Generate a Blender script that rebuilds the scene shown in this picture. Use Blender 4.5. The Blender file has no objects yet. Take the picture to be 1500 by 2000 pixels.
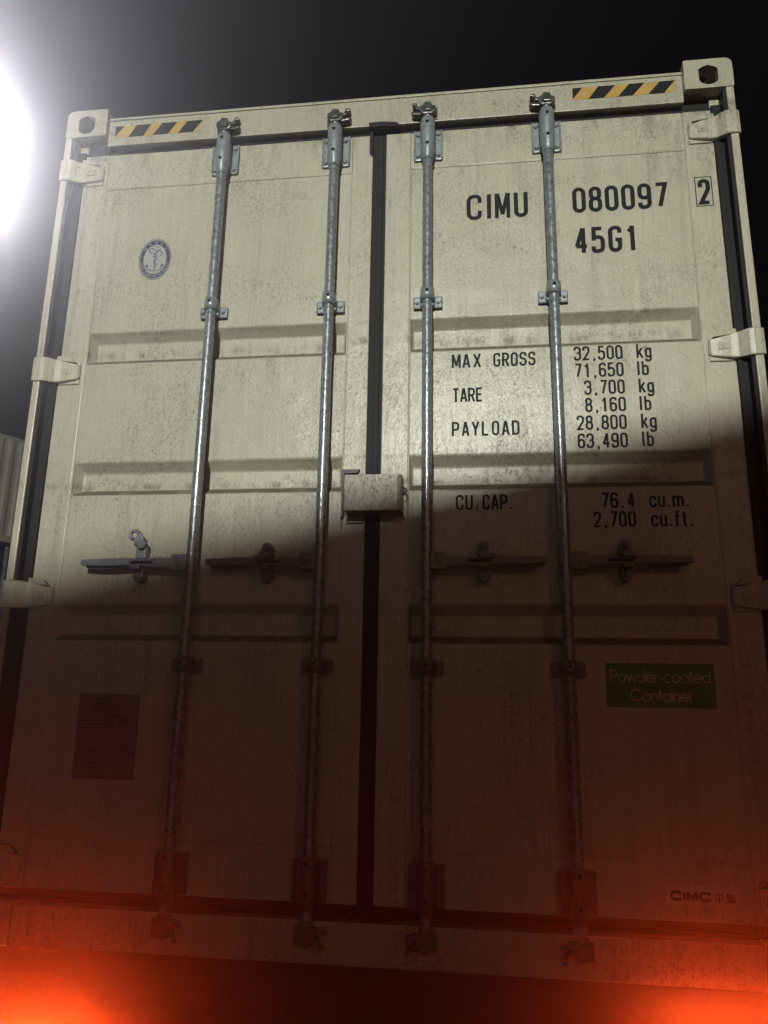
import bpy, bmesh, math, random
from mathutils import Vector, Matrix

random.seed(7)
sc = bpy.context.scene
COL = sc.collection
Z0 = 1.15                                   # container floor above the ground

# ------------------------------------------------------------------ camera
def rot(a, b, c):
    return (Matrix.Rotation(a, 3, 'Z') @ Matrix.Rotation(b, 3, 'X') @ Matrix.Rotation(c, 3, 'Y'))
R = rot(0.12534, 0.2377, -0.01644)
cam_data = bpy.data.cameras.new('camera')
cam = bpy.data.objects.new('camera', cam_data)
COL.objects.link(cam)
right, fwd, up = R.col[0], R.col[1], R.col[2]
M = Matrix.Identity(4)
for i in range(3):
    M[i][0], M[i][1], M[i][2] = right[i], up[i], -fwd[i]
M.translation = Vector((0.31703, -2.25362, Z0 + 0.73941))
cam.matrix_world = M
cam_data.sensor_fit = 'HORIZONTAL'
cam_data.sensor_width = 36.0
cam_data.lens = 36.0 * 1450.0 / 1500.0
cam_data.clip_start = 0.05
cam_data.clip_end = 500.0
sc.camera = cam

# ------------------------------------------------------------------ night sky, exposure
world = bpy.data.worlds.new('World')
sc.world = world
world.use_nodes = True
bg = world.node_tree.nodes['Background']
bg.inputs[0].default_value = (0.0030, 0.0028, 0.0050, 1)
bg.inputs[1].default_value = 0.4
sc.view_settings.view_transform = 'Standard'
sc.view_settings.look = 'None'
sc.view_settings.exposure = 0.0
sc.view_settings.gamma = 1.0
sc.view_settings.use_curve_mapping = False
sc.cycles.use_denoising = True

# ------------------------------------------------------------------ lamps
def lamp(name, kind, loc, power, color, radius, target=None, angle=None, blend=0.3):
    d = bpy.data.lights.new(name, kind)
    d.energy = power
    d.color = color
    d.shadow_soft_size = radius
    o = bpy.data.objects.new(name, d)
    o.location = loc
    if kind == 'SPOT':
        d.spot_size = math.radians(angle)
        d.spot_blend = blend
        v = Vector(target) - Vector(loc)
        o.rotation_euler = v.to_track_quat('-Z', 'Y').to_euler()
    COL.objects.link(o)
    return o

MAIN = Vector((0.0, -16.0, 7.2))            # yard floodlight behind the camera
WARM = Vector((4.5, -6.0, 4.6))             # weak sodium lamp, behind on the right
def on_plane(px, py, y):
    """world point where the ray through photograph pixel (px, py) meets the plane y"""
    dd = right * ((px - 750) / 1450) + up * ((1000 - py) / 1450) + fwd
    c = M.translation
    return c + dd * ((y - c.y) / dd.y)
CAMP = M.translation.copy()
GLARE_BIG = on_plane(-335, 295, -0.25)  # large lamp added near the left edge for the glare halo
TAILS = [Vector((-0.90, -0.16, Z0 - 0.280)), Vector((0.955, -0.16, Z0 - 0.185))]
lamp('yard_light', 'SPOT', MAIN, 10200, (0.97, 1.0, 0.90), 0.23, (-3.0, 0, 3.9), 48, 0.35)
lamp('sodium_light', 'SPOT', WARM, 55, (1.0, 0.42, 0.17), 0.25, (0, 0, 2.2), 70, 0.5)
l = lamp('glare_light', 'AREA', GLARE_BIG, 2650, (0.95, 0.94, 1.0), 0.05)
l.data.shape = 'DISK'
l.data.size = 1.0
l.data.spread = math.radians(125)
l.rotation_euler = Vector((.35, -1, .28)).to_track_quat('-Z', 'Y').to_euler()
GLARE_SMALL = on_plane(-48, 288, -0.30)            # small near stand-in for the distant lamp, added for its hot core
l = lamp('glare_light', 'AREA', GLARE_SMALL, 46, (0.95, 0.94, 1.0), 0.05)
l.data.shape = 'DISK'
l.data.size = 0.07
l.data.spread = math.radians(120)
l.rotation_euler = Vector((.30, -1, .15)).to_track_quat('-Z', 'Y').to_euler()
for t, pw in zip(TAILS, (56, 44)):
    l = lamp('tail_light_glow', 'AREA', t, pw, (1.0, 0.068, 0.010), 0.06)
    l.data.shape = 'RECTANGLE'
    l.data.size, l.data.size_y = 0.34, 0.20
    l.data.spread = math.radians(96)
    l.rotation_euler = Vector((-0.25 * t.x, -1, 0.5)).to_track_quat('-Z', 'Y').to_euler()

# ------------------------------------------------------------------ materials
def nodes_of(m):
    m.use_nodes = True
    nt = m.node_tree
    return nt, nt.nodes['Principled BSDF']

def N(nt, t, **kw):
    n = nt.nodes.new(t)
    for k, v in kw.items():
        if k.startswith('i_'):
            n.inputs[int(k[2:])].default_value = v
        else:
            setattr(n, k, v)
    return n

def ramp(nt, src, a, b, lo=0.0, hi=1.0):
    r = N(nt, 'ShaderNodeMapRange', clamp=True)
    r.interpolation_type = 'SMOOTHSTEP'
    nt.links.new(src, r.inputs[0])
    for i, v in zip((1, 2, 3, 4), (a, b, lo, hi)):
        r.inputs[i].default_value = v
    return r.outputs[0]

def noise(nt, scale, detail=3, rough=0.55, stretch=(1, 1, 1), seed=0.0):
    tc = N(nt, 'ShaderNodeTexCoord')
    mp = N(nt, 'ShaderNodeMapping')
    mp.inputs['Scale'].default_value = stretch
    mp.inputs['Location'].default_value = (seed, seed * 1.7, seed * 0.6)
    nt.links.new(tc.outputs['Object'], mp.inputs[0])
    n = N(nt, 'ShaderNodeTexNoise')
    n.inputs['Scale'].default_value = scale
    n.inputs['Detail'].default_value = detail
    n.inputs['Roughness'].default_value = rough
    nt.links.new(mp.outputs[0], n.inputs['Vector'])
    return n.outputs[0]

def math_(nt, op, a, b=None, c=None):
    n = N(nt, 'ShaderNodeMath', operation=op)
    for i, v in enumerate((a, b, c)):
        if v is None:
            continue
        if isinstance(v, (int, float)):
            n.inputs[i].default_value = v
        else:
            nt.links.new(v, n.inputs[i])
    return n.outputs[0]

def mixc(nt, fac, a, b):
    n = N(nt, 'ShaderNodeMix', data_type='RGBA')
    if isinstance(fac, (int, float)):
        n.inputs[0].default_value = fac
    else:
        nt.links.new(fac, n.inputs[0])
    for i, v in ((6, a), (7, b)):
        if isinstance(v, tuple):
            n.inputs[i].default_value = (*v, 1)
        else:
            nt.links.new(v, n.inputs[i])
    return n.outputs[2]

def bump(nt, bsdf, h, dist, strength=1.0):
    b = N(nt, 'ShaderNodeBump')
    b.inputs['Distance'].default_value = dist
    b.inputs['Strength'].default_value = strength
    nt.links.new(h, b.inputs['Height'])
    nt.links.new(b.outputs[0], bsdf.inputs['Normal'])

def painted(name, col, dirt=(0.10, 0.09, 0.065), amount=1.0, rough=0.34, bands=False):
    """weathered container paint: mould speckle in patches, vertical run marks, grime on ledges"""
    m = bpy.data.materials.new(name)
    nt, b = nodes_of(m)
    tint = mixc(nt, noise(nt, 2.3, 4), tuple(c * 0.90 for c in col), tuple(min(1, c * 1.08) for c in col))
    patch = ramp(nt, noise(nt, 3.2, 4, 0.6, seed=3.1), 0.36, 0.66)
    speck = ramp(nt, noise(nt, 88, 4, 0.65, (1, 1, 0.7), 5.0), 0.50, 0.72)
    speck_f = ramp(nt, noise(nt, 190, 2, 0.6, (1, 1, 0.55), 1.0), 0.48, 0.70)
    big = ramp(nt, noise(nt, 60, 3, 0.6, (1, 1, 0.8), 8.0), 0.69, 0.78)
    streak = ramp(nt, noise(nt, 26, 4, 0.6, (1, 1, 0.045), 2.0), 0.46, 0.74)
    grain = ramp(nt, noise(nt, 120, 3, 0.6, (1, 1, 0.05), 4.0), 0.45, 0.75)
    s1 = math_(nt, 'MULTIPLY', speck, math_(nt, 'MULTIPLY_ADD', patch, 0.50, 0.12))
    s2 = math_(nt, 'MULTIPLY', speck_f, math_(nt, 'MULTIPLY_ADD', patch, 0.34, 0.14))
    s3 = math_(nt, 'MULTIPLY', big, 0.45)
    s4 = math_(nt, 'MULTIPLY', streak, math_(nt, 'MULTIPLY_ADD', ramp(nt, noise(nt, 1.9, 3, seed=14), 0.4, 0.65), 0.20, 0.06))
    s5 = math_(nt, 'MULTIPLY', grain, 0.14)
    tot = math_(nt, 'MAXIMUM', s1, s2)
    tot = math_(nt, 'MAXIMUM', tot, s3)
    tot = math_(nt, 'ADD', math_(nt, 'ADD', tot, s4), s5)
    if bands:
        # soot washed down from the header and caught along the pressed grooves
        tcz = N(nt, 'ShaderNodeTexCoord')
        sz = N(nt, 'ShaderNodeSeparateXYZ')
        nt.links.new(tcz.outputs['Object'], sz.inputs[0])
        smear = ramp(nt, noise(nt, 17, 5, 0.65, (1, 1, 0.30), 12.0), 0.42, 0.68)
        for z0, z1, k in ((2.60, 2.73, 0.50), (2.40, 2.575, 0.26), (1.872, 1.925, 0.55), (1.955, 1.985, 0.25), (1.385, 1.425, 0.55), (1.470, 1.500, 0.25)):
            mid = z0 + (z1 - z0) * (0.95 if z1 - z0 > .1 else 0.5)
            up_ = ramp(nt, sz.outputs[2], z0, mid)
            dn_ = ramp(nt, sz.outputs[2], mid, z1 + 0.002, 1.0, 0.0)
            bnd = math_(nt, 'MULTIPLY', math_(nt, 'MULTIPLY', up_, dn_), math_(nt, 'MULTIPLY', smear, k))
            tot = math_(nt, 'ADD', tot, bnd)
    # dust that settles on up-facing ledges
    geo = N(nt, 'ShaderNodeNewGeometry')
    sep = N(nt, 'ShaderNodeSeparateXYZ')
    nt.links.new(geo.outputs['True Normal'], sep.inputs[0])
    ledge = ramp(nt, sep.outputs[2], 0.35, 0.60)
    ledge = math_(nt, 'MULTIPLY', ledge, ramp(nt, noise(nt, 14, 4, seed=6), 0.2, 0.55, 0.62, 0.95))
    tot = math_(nt, 'MAXIMUM', math_(nt, 'MULTIPLY', tot, amount), ledge)
    tot = math_(nt, 'MINIMUM', tot, 0.92)
    c = mixc(nt, tot, tint, dirt)
    # pale runs where rain has washed the film away
    wash = ramp(nt, noise(nt, 34, 3, 0.6, (1, 1, 0.06), 21.0), 0.60, 0.72)
    wash = math_(nt, 'MULTIPLY', wash, ramp(nt, noise(nt, 2.6, 3, seed=17), 0.48, 0.62, 0.0, 0.45))
    c = mixc(nt, wash, c, tuple(min(1, v * 1.22) for v in col))
    # sparse rust nicks
    nick = ramp(nt, noise(nt, 38, 2, 0.5, (1, 1, 0.6), 11.0), 0.775, 0.80)
    c = mixc(nt, math_(nt, 'MULTIPLY', nick, 0.7), c, (0.085, 0.045, 0.025))
    nt.links.new(c, b.inputs['Base Color'])
    r = math_(nt, 'MULTIPLY_ADD', tot, 0.35, rough)
    nt.links.new(r, b.inputs['Roughness'])
    h = math_(nt, 'ADD', math_(nt, 'MULTIPLY', noise(nt, 120, 2, seed=1), 0.35), math_(nt, 'MULTIPLY', noise(nt, 5, 2, seed=2), 3.2))
    bump(nt, b, h, 0.0018)
    return m

def galvanised(name, col, rust=0.0, rough=0.36, metallic=0.55):
    m = bpy.data.materials.new(name)
    nt, b = nodes_of(m)
    c = mixc(nt, noise(nt, 40, 4, 0.6), tuple(v * 0.75 for v in col), tuple(v * 1.15 for v in col))
    c = mixc(nt, ramp(nt, noise(nt, 75, 3, 0.6, (1, 1, 0.5), 3), 0.58, 0.70, 0, 0.65), c, (0.07, 0.065, 0.06))
    rm = ramp(nt, noise(nt, 30, 4, 0.65, (1, 1, 0.5), 9), 0.62 - 0.2 * rust, 0.74 - 0.1 * rust, 0, 0.25 + 0.6 * rust)
    c = mixc(nt, rm, c, (0.16, 0.075, 0.035))
    nt.links.new(c, b.inputs['Base Color'])
    b.inputs['Metallic'].default_value = metallic
    nt.links.new(ramp(nt, noise(nt, 60, 3, seed=4), 0.3, 0.7, rough - 0.08, rough + 0.16), b.inputs['Roughness'])
    bump(nt, b, noise(nt, 85, 3, 0.6, (1, 1, 0.6), 2), 0.0009)
    return m

def plain(name, col, rough=0.5, metallic=0.0, var=0.15, scale=30, bdist=0.0006):
    m = bpy.data.materials.new(name)
    nt, b = nodes_of(m)
    c = mixc(nt, noise(nt, scale, 4, 0.6), tuple(v * (1 - var) for v in col), tuple(min(1, v * (1 + var)) for v in col))
    nt.links.new(c, b.inputs['Base Color'])
    b.inputs['Roughness'].default_value = rough
    b.inputs['Metallic'].default_value = metallic
    bump(nt, b, noise(nt, scale * 4, 3), bdist)
    return m

def worn_print(name, col, under, thr=0.70):
    """vinyl lettering with scuffed specks"""
    m = bpy.data.materials.new(name)
    nt, b = nodes_of(m)
    w = ramp(nt, noise(nt, 130, 3, 0.6, seed=3), thr, thr + 0.06, 0, 0.8)
    c = mixc(nt, noise(nt, 20, 3), tuple(v * 0.8 for v in col), tuple(v * 1.25 for v in col))
    c = mixc(nt, w, c, under)
    nt.links.new(c, b.inputs['Base Color'])
    b.inputs['Roughness'].default_value = 0.55
    b.inputs['Specular IOR Level'].default_value = 0.12
    return m

def glow(name, col, strength):
    m = bpy.data.materials.new(name)
    nt, b = nodes_of(m)
    b.inputs['Base Color'].default_value = (*[min(1, c) for c in col], 1)
    b.inputs['Emission Color'].default_value = (*col, 1)
    b.inputs['Emission Strength'].default_value = strength
    return m

CREAM_C = (0.47, 0.455, 0.355)
CREAM = painted('weathered_cream_paint', CREAM_C, bands=True)
CREAM_D = painted('grimy_cream_paint', (0.42, 0.40, 0.31), amount=1.15)
ZINC = galvanised('galvanised_steel', (0.26, 0.287, 0.312), 0.0, 0.33, 0.22)
ZINC_R = galvanised('rusty_galvanised_steel', (0.15, 0.148, 0.143), 0.35, 0.36, 0.35)
ROD = galvanised('rod_steel', (0.265, 0.292, 0.318), 0.12, 0.25, 0.42)
GREASE = galvanised('greasy_steel', (0.085, 0.085, 0.085), 0.1, 0.30, 0.55)
RUBBER = plain('black_rubber', (0.010, 0.010, 0.0115), 0.62, var=0.25)
DARK = plain('dark_steel', (0.05, 0.045, 0.045), 0.5, 0.3)
HOLE = plain('dark_hole', (0.004, 0.004, 0.004), 0.9)
RUBBER.node_tree.nodes['Principled BSDF'].inputs['Specular IOR Level'].default_value = 0.25
INK = worn_print('black_vinyl', (0.012, 0.0125, 0.0145), (0.2, 0.19, 0.15), 0.74)
NAVY = worn_print('navy_ink', (0.05, 0.055, 0.095), CREAM_C, 0.66)
YELLOW = worn_print('yellow_vinyl', (0.46, 0.29, 0.06), (0.36, 0.31, 0.2), 0.52)
GREEN = plain('green_vinyl', (0.005, 0.17, 0.010), 0.55)
PALE = plain('pale_print', (0.42, 0.42, 0.33), 0.5)
STICKER = plain('pale_sticker', (0.52, 0.48, 0.42), 0.45)
MAROON = plain('maroon_print', (0.12, 0.012, 0.025), 0.5)
PLATE = plain('tarnished_plate', (0.185, 0.135, 0.145), 0.42, 0.25, 0.3, 18)
PLATE_T = plain('plate_print', (0.05, 0.035, 0.04), 0.5, 0.2)
SEAL = plain('seal_ground', (0.36, 0.36, 0.35), 0.5)

# ------------------------------------------------------------------ mesh helpers
class MB:
    def __init__(self):
        self.bm = bmesh.new()
    def merge(self, other):
        me = bpy.data.meshes.new('tmp')
        other.to_mesh(me)
        self.bm.from_mesh(me)
        bpy.data.meshes.remove(me)
        other.free()
    def box(self, x0, x1, y0, y1, z0, z1, bev=0.0, seg=2):
        b = bmesh.new()
        vs = [b.verts.new((x, y, z)) for z in (z0, z1) for y in (y0, y1) for x in (x0, x1)]
        for f in ((0, 2, 3, 1), (4, 5, 7, 6), (0, 1, 5, 4), (1, 3, 7, 5), (3, 2, 6, 7), (2, 0, 4, 6)):
            b.faces.new([vs[i] for i in f])
        if bev > 0:
            bmesh.ops.bevel(b, geom=b.edges[:], offset=bev, segments=seg, affect='EDGES', profile=0.6)
        self.merge(b)
        return self
    def lathe(self, prof, cx, cy, cz, axis='z', n=24, cap=True):
        """prof: list of (radius, along)"""
        b = bmesh.new()
        rings = []
        for r, a in prof:
            ring = []
            for k in range(n):
                t = 2 * math.pi * k / n
                u, v = r * math.cos(t), r * math.sin(t)
                p = {'z': (u, v, a), 'y': (u, a, v), 'x': (a, u, v)}[axis]
                ring.append(b.verts.new((cx + p[0], cy + p[1], cz + p[2])))
            rings.append(ring)
        for A, B in zip(rings, rings[1:]):
            for k in range(n):
                b.faces.new((A[k], A[(k + 1) % n], B[(k + 1) % n], B[k]))
        if cap:
            b.faces.new(rings[0][::-1])
            b.faces.new(rings[-1])
        bmesh.ops.recalc_face_normals(b, faces=b.faces[:])
        for f in b.faces:
            if len(f.verts) == 4:
                f.smooth = True
        self.merge(b)
        return self
    def cyl(self, r, a0, a1, cx, cy, cz, axis='z', n=20, ch=0.0):
        if ch > 0:
            return self.lathe([(r - ch, a0), (r, a0 + ch), (r, a1 - ch), (r - ch, a1)], cx, cy, cz, axis, n)
        return self.lathe([(r, a0), (r, a1)], cx, cy, cz, axis, n)
    def prism(self, pts, y0, y1, bev=0.0, plane='xz'):
        """polygon in xz extruded along y (or 'xy' along z, 'yz' along x)"""
        b = bmesh.new()
        def P(p, d):
            return {'xz': (p[0], d, p[1]), 'xy': (p[0], p[1], d), 'yz': (d, p[0], p[1])}[plane]
        A = [b.verts.new(P(p, y0)) for p in pts]
        B = [b.verts.new(P(p, y1)) for p in pts]
        b.faces.new(A)
        b.faces.new(B[::-1])
        n = len(pts)
        for i in range(n):
            b.faces.new((A[i], B[i], B[(i + 1) % n], A[(i + 1) % n]))
        bmesh.ops.recalc_face_normals(b, faces=b.faces[:])
        if bev > 0:
            es = [e for e in b.edges if len(e.link_faces) == 2 and e.calc_face_angle(0) > 0.5]
            bmesh.ops.bevel(b, geom=es, offset=bev, segments=2, affect='EDGES', profile=0.6)
        self.merge(b)
        return self
    def holed(self, outer, inner, d0, d1, plane='xz'):
        """plate with one hole; both loops counter-clockwise lists of 2D points"""
        b = bmesh.new()
        def P(p, d):
            return {'xz': (p[0], d, p[1]), 'xy': (p[0], p[1], d), 'yz': (d, p[0], p[1])}[plane]
        def loop(pts, d):
            vs = [b.verts.new(P(p, d)) for p in pts]
            es = [b.edges.new((vs[i], vs[(i + 1) % len(vs)])) for i in range(len(vs))]
            return vs, es
        L = {}
        for d in (d0, d1):
            o, oe = loop(outer, d)
            i, ie = loop(inner, d)
            bmesh.ops.triangle_fill(b, edges=oe + ie, use_beauty=True)
            L[d] = (o, i)
        for k in (0, 1):
            A, B = L[d0][k], L[d1][k]
            n = len(A)
            for i in range(n):
                b.faces.new((A[i], A[(i + 1) % n], B[(i + 1) % n], B[i]))
        bmesh.ops.recalc_face_normals(b, faces=b.faces[:])
        self.merge(b)
        return self
    def tube(self, pts, r, n=10):
        b = bmesh.new()
        pts = [Vector(p) for p in pts]
        rings = []
        up = None
        for i, p in enumerate(pts):
            t = (pts[min(i + 1, len(pts) - 1)] - pts[max(i - 1, 0)]).normalized()
            if up is None:
                up = Vector((0, 0, 1)) if abs(t.z) < 0.9 else Vector((0, 1, 0))
            side = t.cross(up).normalized()
            up = side.cross(t).normalized()
            rad = r[i] if isinstance(r, (list, tuple)) else r
            rings.append([b.verts.new(p + rad * (math.cos(2 * math.pi * k / n) * side + math.sin(2 * math.pi * k / n) * up)) for k in range(n)])
        for A, B in zip(rings, rings[1:]):
            for k in range(n):
                f = b.faces.new((A[k], A[(k + 1) % n], B[(k + 1) % n], B[k]))
                f.smooth = True
        b.faces.new(rings[0][::-1])
        b.faces.new(rings[-1])
        bmesh.ops.recalc_face_normals(b, faces=b.faces[:])
        self.merge(b)
        return self
    def quad(self, a, b_, c, d):
        vs = [self.bm.verts.new(p) for p in (a, b_, c, d)]
        return self.bm.faces.new(vs)
    def build(self, name, mat, parent=None):
        me = bpy.data.meshes.new(name)
        self.bm.to_mesh(me)
        self.bm.free()
        me.materials.append(mat)
        o = bpy.data.objects.new(name, me)
        COL.objects.link(o)
        if parent is not None:
            o.parent = parent
        return o

def tag(o, label=None, cat=None, group=None, kind=None):
    for k, v in (('label', label), ('category', cat), ('group', group), ('kind', kind)):
        if v:
            o[k] = v
    return o

def empty(name, loc, rz=0.0):
    o = bpy.data.objects.new(name, None)
    o.location = loc
    o.rotation_euler = (0, 0, rz)
    o.empty_display_size = 0.2
    COL.objects.link(o)
    return o

def copy_tree(o, parent=None):
    c = o.copy()
    COL.objects.link(c)
    if parent is not None:
        c.parent = parent
    for ch in list(o.children):
        copy_tree(ch, c)
    return c

# ------------------------------------------------------------------ stroke lettering
def rounded(pts, closed):
    """pts: (x, y[, radius]); returns polyline with arcs at rounded corners"""
    out = []
    n = len(pts)
    for i, p in enumerate(pts):
        r = p[2] if len(p) > 2 else 0
        P = Vector((p[0], p[1]))
        if r <= 0 or (not closed and i in (0, n - 1)):
            out.append(P)
            continue
        A = Vector(pts[i - 1][:2])
        B = Vector(pts[(i + 1) % n][:2])
        u, v = (A - P), (B - P)
        la, lb = u.length, v.length
        u.normalize(); v.normalize()
        ang = u.angle(v)
        if ang > math.pi - 0.05:
            out.append(P)
            continue
        d = min(r / math.tan(ang / 2), la * 0.499, lb * 0.499)
        rr = d * math.tan(ang / 2)
        bis = (u + v).normalized()
        c = P + bis * (rr / math.sin(ang / 2))
        s, e = P + u * d, P + v * d
        a0 = math.atan2(s.y - c.y, s.x - c.x)
        a1 = math.atan2(e.y - c.y, e.x - c.x)
        da = (a1 - a0 + math.pi) % (2 * math.pi) - math.pi
        k = 7
        for j in range(k + 1):
            t = a0 + da * j / k
            out.append(Vector((c.x + rr * math.cos(t), c.y + rr * math.sin(t))))
    res = [out[0]]
    for q in out[1:]:
        if (q - res[-1]).length > 1e-6:
            res.append(q)
    if closed and (res[0] - res[-1]).length < 1e-6:
        res.pop()
    return res

def ribbon(mb, poly, closed, s, to3d):
    n = len(poly)
    L, Rr = [], []
    for i, p in enumerate(poly):
        if closed or 0 < i < n - 1:
            a = (p - poly[i - 1]).normalized()
            b = (poly[(i + 1) % n] - p).normalized()
            na, nb = Vector((-a.y, a.x)), Vector((-b.y, b.x))
            m = na + nb
            if m.length < 1e-5:
                m = na.copy()
            m.normalize()
            k = 1 / max(0.45, m.dot(na))
            off = m * (s / 2 * k)
        else:
            t = (poly[1] - poly[0]) if i == 0 else (poly[-1] - poly[-2])
            t.normalize()
            off = Vector((-t.y, t.x)) * (s / 2)
        L.append(p + off)
        Rr.append(p - off)
    m = n if closed else n - 1
    VL = [mb.bm.verts.new(to3d(q)) for q in L]
    VR = [mb.bm.verts.new(to3d(q)) for q in Rr]
    for i in range(m):
        j = (i + 1) % n
        mb.bm.faces.new((VL[i], VR[i], VR[j], VL[j]))

r_ = 9.0   # "as round as fits" marker, scaled by the caller
GL = {
 '0': [([(0,0,r_),(1,0,r_),(1,1,r_),(0,1,r_)], 1)],
 'O': [([(0,0,r_),(1,0,r_),(1,1,r_),(0,1,r_)], 1)],
 '8': [([(0.05,.53,r_),(.95,.53,r_),(.95,1,r_),(0.05,1,r_)], 1), ([(0,0,r_),(1,0,r_),(1,.53,r_),(0,.53,r_)], 1)],
 '9': [([(0,.42,r_),(1,.42,r_),(1,1,r_),(0,1,r_)], 1), ([(1,.72),(1,0,r_),(0,0,r_),(0,.22)], 0)],
 '6': [([(0,0,r_),(1,0,r_),(1,.58,r_),(0,.58,r_)], 1), ([(0,.28),(0,1,r_),(1,1,r_),(1,.78)], 0)],
 '7': [([(0,1),(1,1),(.34,0)], 0)],
 '2': [([(0,.72),(0,1,r_),(1,1,r_),(1,.62,.25),(.02,0),(1.03,0)], 0)],
 '4': [([(.74,-.05),(.74,1.06)], 0), ([(.68,1.04),(.02,.25)], 0), ([(-.06,.25),(1.12,.25)], 0)],
 '5': [([(.95,1),(.08,1),(.05,.47)], 0), ([(.05,.5),(.05,.62,r_),(1,.62,r_),(1,0,r_),(0,0,r_),(0,.22)], 0)],
 'G': [([(1,.76),(1,1,r_),(0,1,r_),(0,0,r_),(1,0,r_),(1,.46),(.52,.46)], 0)],
 '1': [([(.62,-.05),(.62,1.05)], 0), ([(.62,.97),(.2,.78)], 0)],
 '3': [([(0,.76),(0,1,r_),(1,1,r_),(1,.53,r_),(.35,.53)], 0), ([(.35,.53),(1,.53,r_),(1,0,r_),(0,0,r_),(0,.24)], 0)],
 'C': [([(1,.68),(1,1,r_),(0,1,r_),(0,0,r_),(1,0,r_),(1,.32)], 0)],
 'I': [([(.5,-.06),(.5,1.06)], 0)],
 'M': [([(0,-.06),(0,1.06)], 0), ([(1,-.06),(1,1.06)], 0), ([(.06,1.06),(.5,.10)], 0), ([(.94,1.06),(.5,.10)], 0)],
 'U': [([(0,1.06),(0,0,r_),(1,0,r_),(1,1.06)], 0)],
 'A': [([(-.03,-.06),(.46,1.06)], 0), ([(1.03,-.06),(.54,1.06)], 0), ([(.2,.26),(.8,.26)], 0)],
 'X': [([(-.02,-.06),(1.02,1.06)], 0), ([(-.02,1.06),(1.02,-.06)], 0)],
 'R': [([(0,-.06),(0,1),(1,1,r_),(1,.48,r_),(0,.48)], 0), ([(.52,.48),(1.02,-.06)], 0)],
 'S': [([(1,.74),(1,1,r_),(0,1,r_),(0,.54,r_),(1,.50,r_),(1,0,r_),(0,0,r_),(0,.26)], 0)],
 'T': [([(-.05,1),(1.05,1)], 0), ([(.5,1),(.5,-.06)], 0)],
 'E': [([(1,1),(0,1),(0,0),(1,0)], 0), ([(0,.52),(.85,.52)], 0)],
 'F': [([(1,1),(0,1),(0,-.06)], 0), ([(0,.52),(.85,.52)], 0)],
 'P': [([(0,-.06),(0,1),(1,1,r_),(1,.44,r_),(0,.44)], 0)],
 'Y': [([(-.03,1.06),(.5,.40)], 0), ([(1.03,1.06),(.5,.40)], 0), ([(.5,.46),(.5,-.06)], 0)],
 'L': [([(0,1.06),(0,0),(1,0)], 0)],
 'D': [([(0,0),(1,0,r_),(1,1,r_),(0,1)], 1)],
 'N': [([(0,-.06),(0,1),(1,0),(1,1.06)], 0)],
 'H': [([(0,-.06),(0,1.06)], 0), ([(1,-.06),(1,1.06)], 0), ([(0,.5),(1,.5)], 0)],
 '.': [([(.5,-.06),(.5,.08)], 0)],
 ',': [([(.6,.08),(.5,-.16)], 0)],
 'k': [([(0,-.06),(0,1.06)], 0), ([(.98,.74),(.05,.24)], 0), ([(.36,.42),(1.02,-.06)], 0)],
 'g': [([(0,.02,r_),(1,.02,r_),(1,.68,r_),(0,.68,r_)], 1), ([(1,.74),(1,-.3,r_),(0,-.3,r_),(0,-.14)], 0)],
 'l': [([(.5,-.06),(.5,1.06)], 0)],
 'b': [([(0,-.06),(0,1.06)], 0), ([(0,0,r_),(1,0,r_),(1,.68,r_),(0,.68,r_)], 1)],
 'c': [([(1,.48),(1,.68,r_),(0,.68,r_),(0,0,r_),(1,0,r_),(1,.22)], 0)],
 'u': [([(0,.74),(0,0,r_),(1,0,r_)], 0), ([(1,.74),(1,-.06)], 0)],
 'm': [([(0,-.06),(0,.74)], 0), ([(0,.45),(0,.68,r_),(.5,.68,r_),(.5,-.06)], 0), ([(.5,.45),(.5,.68,r_),(1,.68,r_),(1,-.06)], 0)],
 'f': [([(.3,-.06),(.3,1,r_),(.95,1)], 0), ([(-.1,.66),(.85,.66)], 0)],
 't': [([(.35,1.0),(.35,0,r_),(.95,0)], 0), ([(-.1,.66),(.9,.66)], 0)],
}
# round geometric sans for the green sign
GR = {
 'P': (.52, [([(0,-.04),(0,1),(1,1,r_),(1,.42,r_),(0,.42)], 0)]),
 'C': (.86, 'arc:.5:1'),
 'o': (.62, 'circ'), 'a': (.62, 'a'), 'd': (.62, 'd'), 'c': (.58, 'arc:.31:.62'), 'e': (.60, 'e'),
 'w': (.80, [([(0,.64),(.26,0),(.5,.60),(.74,0),(1,.64)], 0)]),
 'r': (.26, [([(0,-.04),(0,.64)], 0), ([(0,.36),(.0,.61,.25),(1,.61)], 0)]),
 'n': (.46, [([(0,-.04),(0,.64)], 0), ([(0,.3),(0,.62,r_),(1,.62,r_),(1,-.04)], 0)]),
 't': (.24, [([(.5,-.04),(.5,.95)], 0), ([(-.1,.62),(1.1,.62)], 0)]),
 'i': (.02, [([(.5,-.04),(.5,.62)], 0), ([(.5,.82),(.5,.92)], 0)]),
 '-': (.28, [([(0,.32),(1,.32)], 0)]),
}
GAP = 0.13

def stroke_text(mb, text, x0, z0, w, h, s, pitch, y, widths={}, pitches={}, base=0.00015):
    """narrow sign-writer capitals; x0 left edge, z0 base line"""
    x = x0
    ci = 0
    for ch in text:
        if ch != ' ':
            ww = widths.get(ch, w)
            k = 0
            for pts, closed in GL[ch]:
                P = []
                for p in pts:
                    q = [x + s / 2 + p[0] * (ww - s), z0 + s / 2 + p[1] * (h - s)]
                    if len(p) > 2:
                        q.append((ww - s) * (0.5 if p[2] == r_ else p[2]))
                    P.append(tuple(q))
                k += 1
                yy = y - base * k - 0.00002 * (ci % 3)
                ribbon(mb, rounded(P, closed), closed, s, lambda q, yy=yy: (q.x, yy, q.y))
        x += pitches.get(ch, pitch)
        ci += 1
    return x

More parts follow.
